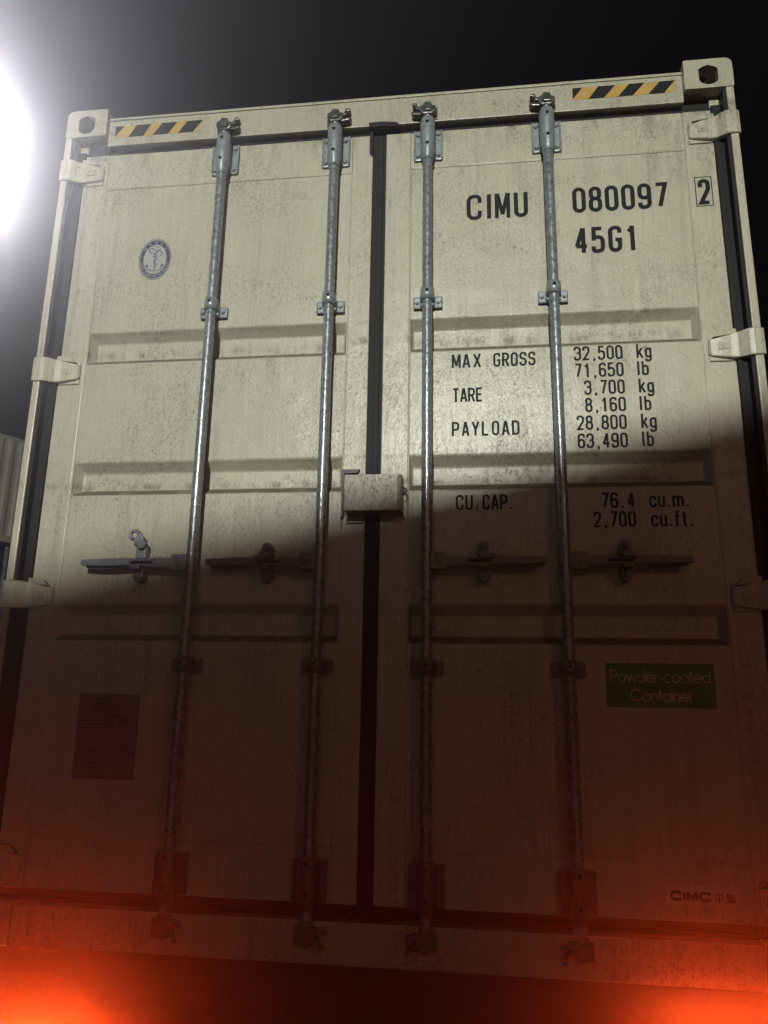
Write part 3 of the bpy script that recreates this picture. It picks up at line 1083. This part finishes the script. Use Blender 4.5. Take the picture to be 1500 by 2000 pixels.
# green vinyl sign
g = MB().prism([(.692, .707), (.9985, .707), (.9985, .8335), (.692, .8335)], YP - .0006, YP).build('vinyl_sign', GREEN, box_root)
marking(g, 'lettering', PALE, lambda mb: geo_text(mb, 'Powder-coated', .705, .987, .7795, .034, .0040, YP - .0007))
marking(g, 'lettering', PALE, lambda mb: geo_text(mb, 'Container', .759, .936, .7265, .032, .0040, YP - .0007))

# maker's sticker
g = MB().prism([(.822, .190), (1.015, .190), (1.015, .239), (.822, .239)], YF - .0006, YF).build('maker_sticker', STICKER, box_root)
def t_maker(mb):
    y = YF - .0007
    stroke_text(mb, 'C', .831, .200, .0315, .0255, .0072, .03, y)
    stroke_text(mb, 'I', .8645, .200, .0085, .0255, .0072, .03, y)
    stroke_text(mb, 'M', .8745, .200, .030, .0255, .0066, .03, y)
    stroke_text(mb, 'C', .906, .200, .0315, .0255, .0072, .03, y)
    return y
def t_maker_characters(mb, part_):
    y = YF - .0007
    def S(k, *pts):
        ribbon(mb, [Vector((.946 + p[0] * .027, .198 + p[1] * .027)) for p in pts], False, .0024, lambda q: (q.x, y - .00012 * k, q.y))
    if part_ == 0:
        S(1, (.12, .78), (.88, .78), (.88, .36), (.12, .36), (.12, .78)); S(2, (.5, 1.02), (.5, -.02))
        return
    o = 1.12
    S(1, (o + .28, 1.0), (o + .08, .72)); S(2, (o + .2, .86), (o + .2, .36)); S(3, (o + .2, .82), (o + .95, .82))
    S(4, (o + .56, .98), (o + .56, .40)); S(5, (o + .22, .66), (o + .88, .66)); S(6, (o + .22, .52), (o + .88, .52))
    S(7, (o + .2, .38), (o + .98, .38)); S(8, (o + .05, .26), (o + 1.0, .26)); S(9, (o + .54, .36), (o + .54, -.04))
    S(10, (o + .5, .24), (o + .08, .0)); S(11, (o + .58, .24), (o + 1.0, .0))
marking(g, 'lettering', MAROON, t_maker)
for part_ in (0, 1):
    marking(g, 'lettering', MAROON, lambda mb, part_=part_: t_maker_characters(mb, part_))

# data plate on the left leaf: rows of unreadable small print
mb = MB()
mb.box(-.936, -.734, YP - .0022, YP, .464, .719, .0008)
g = mb.build('data_plate', PLATE, box_root)
def t_plate(mb):
    rnd = random.Random(3)
    z = .700
    y = YP - .0024
    while z > .478:
        h = rnd.choice((.0024, .003, .004))
        x = -.926 + (rnd.uniform(.01, .05) if z > .66 else 0)
        end = -.745 - (rnd.uniform(.01, .05) if z > .66 else rnd.uniform(0, .02))
        while x < end:
            w = rnd.uniform(.008, .03)
            mb.quad((x, y, z), (min(x + w, end), y, z), (min(x + w, end), y, z + h), (x, y, z + h))
            x += w + rnd.uniform(.003, .012)
        z -= rnd.choice((.0075, .009, .0115))
    for zz in (.655, .585, .540):
        mb.quad((-.932, y - .0001, zz), (-.738, y - .0001, zz), (-.738, y - .0001, zz + .0012), (-.932, y - .0001, zz + .0012))
marking(g, 'print', PLATE_T, t_plate)
for x in (-.930, -.740):
    for z in (.470, .713):
        MB().cyl(.0032, YP - .004, YP - .002, x, 0, z, 'y', 10, .0006).build('rivet', ZINC_R, g)

# oval class seal
ECX, ECZ, ERX, ERZ = -.831, 2.262, .061, .084
def ell(k, m=56, cx=ECX, cz=ECZ):
    return [Vector((cx + ERX * k * math.cos(2 * math.pi * i / m), cz + ERZ * k * math.sin(2 * math.pi * i / m))) for i in range(m)]
mb = MB()
mb.prism([tuple(p) for p in ell(1.0)], YP - .0004, YP)
SE = mb.build('class_seal', SEAL, box_root)
def t_seal(mb):
    y = YP - .0006
    to = lambda q: (q.x, y, q.y)
    ribbon(mb, ell(.985), True, .0022, to)
    m = 72
    # dark ring
    A, B = ell(.93, m), ell(.715, m)
    va = [mb.bm.verts.new((p.x, y, p.y)) for p in A]
    vb = [mb.bm.verts.new((p.x, y, p.y)) for p in B]
    for i in range(m):
        mb.bm.faces.new((va[i], vb[i], vb[(i + 1) % m], va[(i + 1) % m]))
    # anchor with a serpent round its shank
    cx, cz = ECX, ECZ
    def L(w, k, *pts, rd=0):
        P = [(cx + p[0], cz + p[1]) + ((rd,) if rd and 0 < i < len(pts) - 1 else ()) for i, p in enumerate(pts)]
        ribbon(mb, rounded(P, False), False, w, lambda q: (q.x, y - .0001 * k, q.y))
    L(.0030, 1, (0, .030), (0, -.044))
    L(.0034, 2, (-.030, -.026), (-.026, -.040), (-.012, -.047), (0, -.048), (.012, -.047), (.026, -.040), (.030, -.026))
    L(.0032, 3, (-.036, -.030), (-.029, -.022), (-.024, -.031)); L(.0032, 3, (.036, -.030), (.029, -.022), (.024, -.031))
    L(.0024, 4, (-.012, .012), (.012, .012))
    pts = [(.0085 * math.sin(t * 2.1) * (1 - .04 * t) + .002, -.030 + .0085 * t) for t in [i * .25 for i in range(33)]]
    L(.0026, 5, *pts)
    L(.0030, 6, (-.002, .036), (-.014, .046), (-.026, .040), (-.022, .028), (-.010, .030)); L(.0028, 7, (.004, .036), (.018, .034), (.026, .024), (.020, .014))
    L(.0022, 8, (-.018, .050), (-.008, .054), (.006, .050), (.014, .044))
    L(.0016, 9, (-.020, .020), (-.010, .022), (.002, .026)); L(.0016, 9, (.008, .026), (.020, .044))
marking(SE, 'seal_print', NAVY, t_seal)
def t_ring(mb):
    y = YP - .0009
    def glyph(ch, ang, h, w, s, flip):
        a = math.radians(ang)
        bx, bz = ECX + ERX * .822 * math.cos(a), ECZ + ERZ * .822 * math.sin(a)
        nrm = Vector((math.cos(a) / ERX, math.sin(a) / ERZ)).normalized()
        upv = -nrm if flip else nrm
        rt = Vector((upv.y, -upv.x))
        for k, (pts, closed) in enumerate(GL[ch]):
            P = []
            for p in pts:
                u, v = (p[0] - .5) * w, (p[1] - .5) * h
                q = Vector((bx, bz)) + rt * u + upv * v
                P.append((q.x, q.y) + ((w * .45,) if len(p) > 2 else ()))
            ribbon(mb, rounded(P, closed), closed, s, lambda q, k=k: (q.x, y - .0001 * k, q.y))
    txt = 'CHINA CLASSIFICATION SOCIETY'
    for i, ch in enumerate(txt):
        if ch != ' ':
            glyph(ch, 192 + 156 * i / (len(txt) - 1), .0085, .0040, .0011, True)
    # four square characters along the top
    for j, ang in enumerate((142, 117, 63, 38, 90)):
        a = math.radians(ang)
        c = Vector((ECX + ERX * .822 * math.cos(a), ECZ + ERZ * .822 * math.sin(a)))
        nrm = Vector((math.cos(a) / ERX, math.sin(a) / ERZ)).normalized()
        rt = Vector((nrm.y, -nrm.x))
        segs = [((-.5, .5), (.5, .5)), ((-.5, 0), (.5, 0)), ((-.5, -.5), (.5, -.5)), ((0, .6), (0, -.6)), ((-.45, .5), (-.45, -.5)), ((.45, .5), (.45, -.5))]
        for k, (p, q) in enumerate(segs):
            if (k + j) % 4 == 3:
                continue
            ribbon(mb, [c + rt * p[0] * .0075 + nrm * p[1] * .0075, c + rt * q[0] * .0075 + nrm * q[1] * .0075], False, .0011, lambda v, k=k: (v.x, y - .0001 * k, v.y))
    for ang in (172, 8):
        a = math.radians(ang)
        c = Vector((ECX + ERX * .822 * math.cos(a), ECZ + ERZ * .822 * math.sin(a)))
        ribbon(mb, [c + Vector((-.0016, 0)), c + Vector((.0016, 0))], False, .0032, lambda v: (v.x, y, v.y))
marking(SE, 'lettering', SEAL, t_ring)

# ================================================================== CHASSIS UNDER THE CONTAINER
def chassis():
    r = empty('container_chassis', (0, 0, 0))
    tag(r, 'dark steel semi-trailer chassis with red lit tail lights beneath the cream container', 'trailer')
    zt = Z0 - 0.004
    mb = MB()
    for s in (-1, 1):
        mb.box(*sorted((s * .42, s * .56)), 0.22, 11.8, zt - .42, zt - .03, .01)
    for y in (2.5, 5.0, 7.5, 10.0):
        mb.box(-.42, .42, y, y + .1, zt - .30, zt - .10)
    mb.build('chassis_rail', DARK, r)
    mb = MB()
    mb.box(-1.215, 1.215, 0.060, 0.215, zt - .33, zt, .008)
    mb.build('bolster', DARK, r)
    mb = MB()
    mb.box(-1.20, 1.20, -0.02, 0.06, zt - .50, zt - .36, .01)
    for s in (-1, 1):
        mb.box(*sorted((s * .50, s * .58)), 0.06, 0.22, zt - .46, zt - .3305, .003)
    mb.build('bumper', DARK, r)
    red = glow('tail_lens', (1.0, 0.05, 0.01), 3.0)
    for t in TAILS:
        mb = MB()
        mb.box(t.x - .20, t.x + .20, -0.06, 0.055, t.z - .052, t.z + .052, .008)
        mb.box(t.x - .03, t.x + .03, 0.02, 0.05, t.z - .26, t.z - .054)
        l = mb.build('tail_light', DARK, r)
        for dx in (-.13, 0, .13):
            MB().cyl(.046, -0.085, -0.0605, t.x + dx, 0, t.z, 'y', 24, .008).build('lens', red, l)
    tyre = plain('tyre_rubber', (.02, .02, .02), .8)
    rim = plain('wheel_steel', (.25, .25, .26), .45, .6)
    for y in (1.6, 2.9):
        for s in (-1, 1):
            mb = MB()
            mb.lathe([(.30, -.28), (.49, -.27), (.515, -.22), (.515, -.03), (.49, 0.0), (.30, .0)], s * 1.0, y, .515, 'x', 40, True)
            w = mb.build('wheel', tyre, r)
            mb = MB()
            mb.lathe([(.29, s * .001), (.26, s * .04), (.10, s * .05), (.09, s * .09)], s * 1.0 + (0.0 if s > 0 else -.28), y, .515, 'x', 32, True)
            mb.build('rim', rim, w)
    for y in (1.6, 2.9):
        mb = MB()
        mb.cyl(.06, -1.0, 1.0, 0, y, .515, 'x', 16)
        mb.box(-.50, -.46, y - .05, y + .05, .515, zt - .40)
        mb.box(.46, .50, y - .05, y + .05, .515, zt - .40)
        mb.build('axle', DARK, r)
    for s in (-1, 1):
        mb = MB()
        mb.box(*sorted((s * .55, s * .63)), 9.0, 9.1, .02, zt - .40)
        mb.box(*sorted((s * .48, s * .70)), 8.93, 9.17, 0.0, .02)
        mb.build('landing_leg', DARK, r)
chassis()

# ================================================================== OTHER CONTAINERS
def yard_container(loc, rz, paint, label, length=12.19, group=None, height=2.591):
    r = empty('stacked_container' if group else 'shade_container', loc, rz)
    tag(r, label, 'container', group)
    L2, Wd = length / 2, 1.219
    for sy in (-1, 1):
        mb = MB()
        pts = []
        x = -L2 + .16
        while x < L2 - .3:
            for d, o in ((0, 0), (.072, 0), (.140, .036), (.210, .036)):
                pts.append((x + d, sy * (Wd - .006 - o)))
            x += .278
        back = [(p[0], p[1] - sy * .004) for p in pts][::-1]
        mb.prism(pts + back, .161, height - .101, plane='xy')
        mb.build('side_wall', paint, r)
    for sx in (-1, 1):
        MB().box(*sorted((sx * (L2 - .05), sx * (L2 - .08))), -Wd + .17, Wd - .17, .12, height - .11).build('end_wall', paint, r)
    mb = MB()
    for sy in (-1, 1):
        mb.box(-L2 + .179, L2 - .179, *sorted((sy * (Wd - .07), sy * (Wd - .002))), .002, .160)
        mb.box(-L2 + .179, L2 - .179, *sorted((sy * (Wd - .07), sy * (Wd - .002))), height - .100, height - .018)
    for sx in (-1, 1):
        for sy in (-1, 1):
            mb.box(*sorted((sx * (L2 - .16), sx * (L2 - .003))), *sorted((sy * (Wd - .16), sy * (Wd - .003))), .1185, height - .1185, .01)
        mb.box(*sorted((sx * (L2 - .14), sx * (L2 - .01))), -Wd + .163, Wd - .163, .002, .118)
        mb.box(*sorted((sx * (L2 - .14), sx * (L2 - .01))), -Wd + .163, Wd - .163, height - .117, height - .02)
    mb.build('frame', paint, r)
    for sx in (-1, 1):
        for sy in (-1, 1):
            for z in (0, height - .118):
                mb = MB()
                mb.box(*sorted((sx * (L2 - .178), sx * L2)), *sorted((sy * (Wd - .162), sy * Wd)), z, z + .118, .008)
                mb.build('corner_casting', paint, r)
    mb = MB()
    mb.box(-L2 + .14, L2 - .14, -Wd + .0705, Wd - .0705, height - .06, height - .03)
    mb.build('roof', paint, r)
    mb = MB()
    mb.box(-L2 + .14, L2 - .14, -Wd + .0705, Wd - .0705, .10, .14)
    mb.build('floor_deck', DARK, r)
    return r

BROWN = plain('brown_paint', (.010, .004, .0015), 0.9)  # near-black brown keeps light bounced back to the doors dim
BROWN.node_tree.nodes['Principled BSDF'].inputs['Specular IOR Level'].default_value = 0.03
BLUE = painted('blue_paint', (.012, .020, .055), (.03, .03, .03), 0.5, 0.3)
GREY = painted('pale_paint', (.52, .48, .43), amount=0.6)
# a stack three high, seen past the left side of the near container
az = math.radians(-35.2)
face_d = 19.3
wall_dir = math.radians(62)
fp = Vector((0.317 + face_d * math.sin(az), -2.2536 + face_d * math.cos(az), 0))
nrm = Vector((math.sin(wall_dir), -math.cos(wall_dir), 0))          # towards the camera side
cen = fp - nrm * 1.219 + Vector((math.cos(wall_dir), math.sin(wall_dir), 0)) * 1.0
STACK = 'containers in the stack behind on the left'
yard_container((cen.x, cen.y, 0), wall_dir, BLUE, 'dark blue container at the foot of the stack behind', group=STACK)
yard_container((cen.x, cen.y, 2.591), wall_dir, BLUE, 'dark blue container held between another blue one and a pale one', group=STACK)
yard_container((cen.x, cen.y, 5.182), wall_dir, GREY, 'pale corrugated container resting on dark blue ones in the stack behind', group=STACK)

# unseen container added opposite; its roof edge throws the slanting shade on the doors
p0 = Vector((0, YD, Z0 + 1.385))
d = Vector((1, 0, 0.2229)).normalized()
n = d.cross(MAIN - p0)
top_z = 1.15 + 2.896
u = (top_z - p0.z) / (MAIN.z - p0.z)
edge = p0 + (MAIN - p0) * u
yaw = math.atan2(n.x, -n.y) if n.y < 0 else math.atan2(-n.x, n.y)
hd = Vector((math.cos(yaw), math.sin(yaw), 0))
off = Vector((hd.y, -hd.x, 0)) * 1.219
off -= hd * ((edge.x + 3.4) / hd.x)
yard_container((edge.x + off.x, edge.y + off.y, 1.15), yaw, BROWN, 'unseen dark brown container on stands, added to shade the doors', height=2.896)
ob = [o for o in COL.objects if o.name.startswith('shade_container')][0]
for sx in (-5.0, 5.0):
    for sy in (-.9, .9):
        MB().box(sx - .15, sx + .15, sy - .15, sy + .15, -1.15, 0.0).build('stand', DARK, ob)

# ================================================================== LAMP FIXTURES
def glare_fixture():  # mast and heads added to carry the two glare lamps
    aim = Vector((.35, -1, .28)).normalized()
    r = empty('glare_lamp', (GLARE_BIG.x - .32, GLARE_BIG.y + .16, 0))
    tag(r, 'added pair of glaring white lamps on a near mast, standing in for a distant light', 'lamp')
    def aimed(mb, name, mat):
        o = mb.build(name, mat, r)
        o.rotation_euler = aim.to_track_quat('-Y', 'Z').to_euler()
        o.location = (.32, -.16, GLARE_BIG.z)
        return o
    mb = MB()
    mb.cyl(.030, 0.02, GLARE_BIG.z + .02, 0, 0, 0, 'z', 16)
    mb.cyl(.25, 0.0, .02, 0, 0, 0, 'z', 24)
    mb.tube([(0, 0, GLARE_BIG.z), (.13, -.0, GLARE_BIG.z), (.28, -.03, GLARE_BIG.z)], .014)
    mb.build('mast', DARK, r)
    mb = MB()
    mb.lathe([(.100, .14), (.330, .12), (.505, .035), (.511, .012), (.500, .012)], 0, 0, 0, 'y', 32)
    aimed(mb, 'lamp_head', DARK)
    mb = MB()
    mb.cyl(.498, .008, .0115, 0, 0, 0, 'y', 32)
    aimed(mb, 'lamp_glass', glow('lamp_glass', (.95, .95, 1.0), 3.0))
    def aimed_small(mb, name, mat):
        o = aimed(mb, name, mat)
        o.location = GLARE_SMALL - r.location
        return o
    mb = MB()
    mb.lathe([(.020, .09), (.035, .08), (.043, .030), (.044, .012), (.040, .012)], 0, 0, 0, 'y', 24)
    mb.tube([(0, .085, 0), (-.10, .13, 0), (-.30, .13, 0)], .010)
    aimed_small(mb, 'lamp_head', DARK)
    mb = MB()
    mb.cyl(.0395, .008, .0115, 0, 0, 0, 'y', 24)
    aimed_small(mb, 'lamp_glass', glow('lamp_glass', (.95, .95, 1.0), 30.0))
glare_fixture()

def yard_mast(loc, aim, label, col):
    r = empty('light_mast', (loc.x, loc.y, 0))
    tag(r, label, 'lamp')
    v = (Vector((aim[0], aim[1], aim[2])) - loc)
    v.z = 0
    v.normalize()
    back = -v
    mb = MB()
    mb.lathe([(.10, 0), (.06, loc.z + .6)], back.x * .9, back.y * .9, 0, 'z', 16)
    mb.tube([(back.x * .9, back.y * .9, loc.z + .5), (back.x * .3, back.y * .3, loc.z + .45)], .03)
    mb.build('mast', DARK, r)
    mb = MB()
    mb.box(-.25, .25, -.30, -.24, -.2, .2) if False else None
    a = Vector((-v.y, v.x, 0))
    c = back * .40
    pts = [(c + a * .28), (c - a * .28), (c - a * .28 + back * .12), (c + a * .28 + back * .12)]
    mb.prism([(p.x, p.y) for p in pts], loc.z - .2, loc.z + .46, plane='xy')
    mb.build('lamp_head', DARK, r)
    mb = MB()
    c = back * .388
    pts = [(c + a * .24), (c - a * .24), (c - a * .24 + back * .01), (c + a * .24 + back * .01)]
    mb.prism([(p.x, p.y) for p in pts], loc.z - .16, loc.z + .2, plane='xy')
    mb.build('lamp_glass', glow('mast_glass', col, 4.0), r)
yard_mast(MAIN, (0, 0, 3), 'tall white floodlight mast behind the added shade container', (1, .97, .8))
yard_mast(WARM, (0, 0, 2), 'amber sodium yard lamp on a tall mast facing the doors', (1, .5, .2))

# ================================================================== HAZE
mb = MB()
mb.box(-60, 60, -60, 60, -1.0, 14.0)  # haze volume added so the lamps bloom, standing in for lens glare
hz = bpy.data.materials.new('glare_haze')
hz.use_nodes = True
nt = hz.node_tree
nt.nodes.clear()
out = nt.nodes.new('ShaderNodeOutputMaterial')
pv = nt.nodes.new('ShaderNodeVolumePrincipled')
pv.inputs['Color'].default_value = (.95, .95, .97, 1)
pv.inputs['Density'].default_value = 0.010
pv.inputs['Anisotropy'].default_value = 0.96
nt.links.new(pv.outputs[0], out.inputs['Volume'])
haze = mb.build('haze', hz)
tag(haze, kind='stuff')
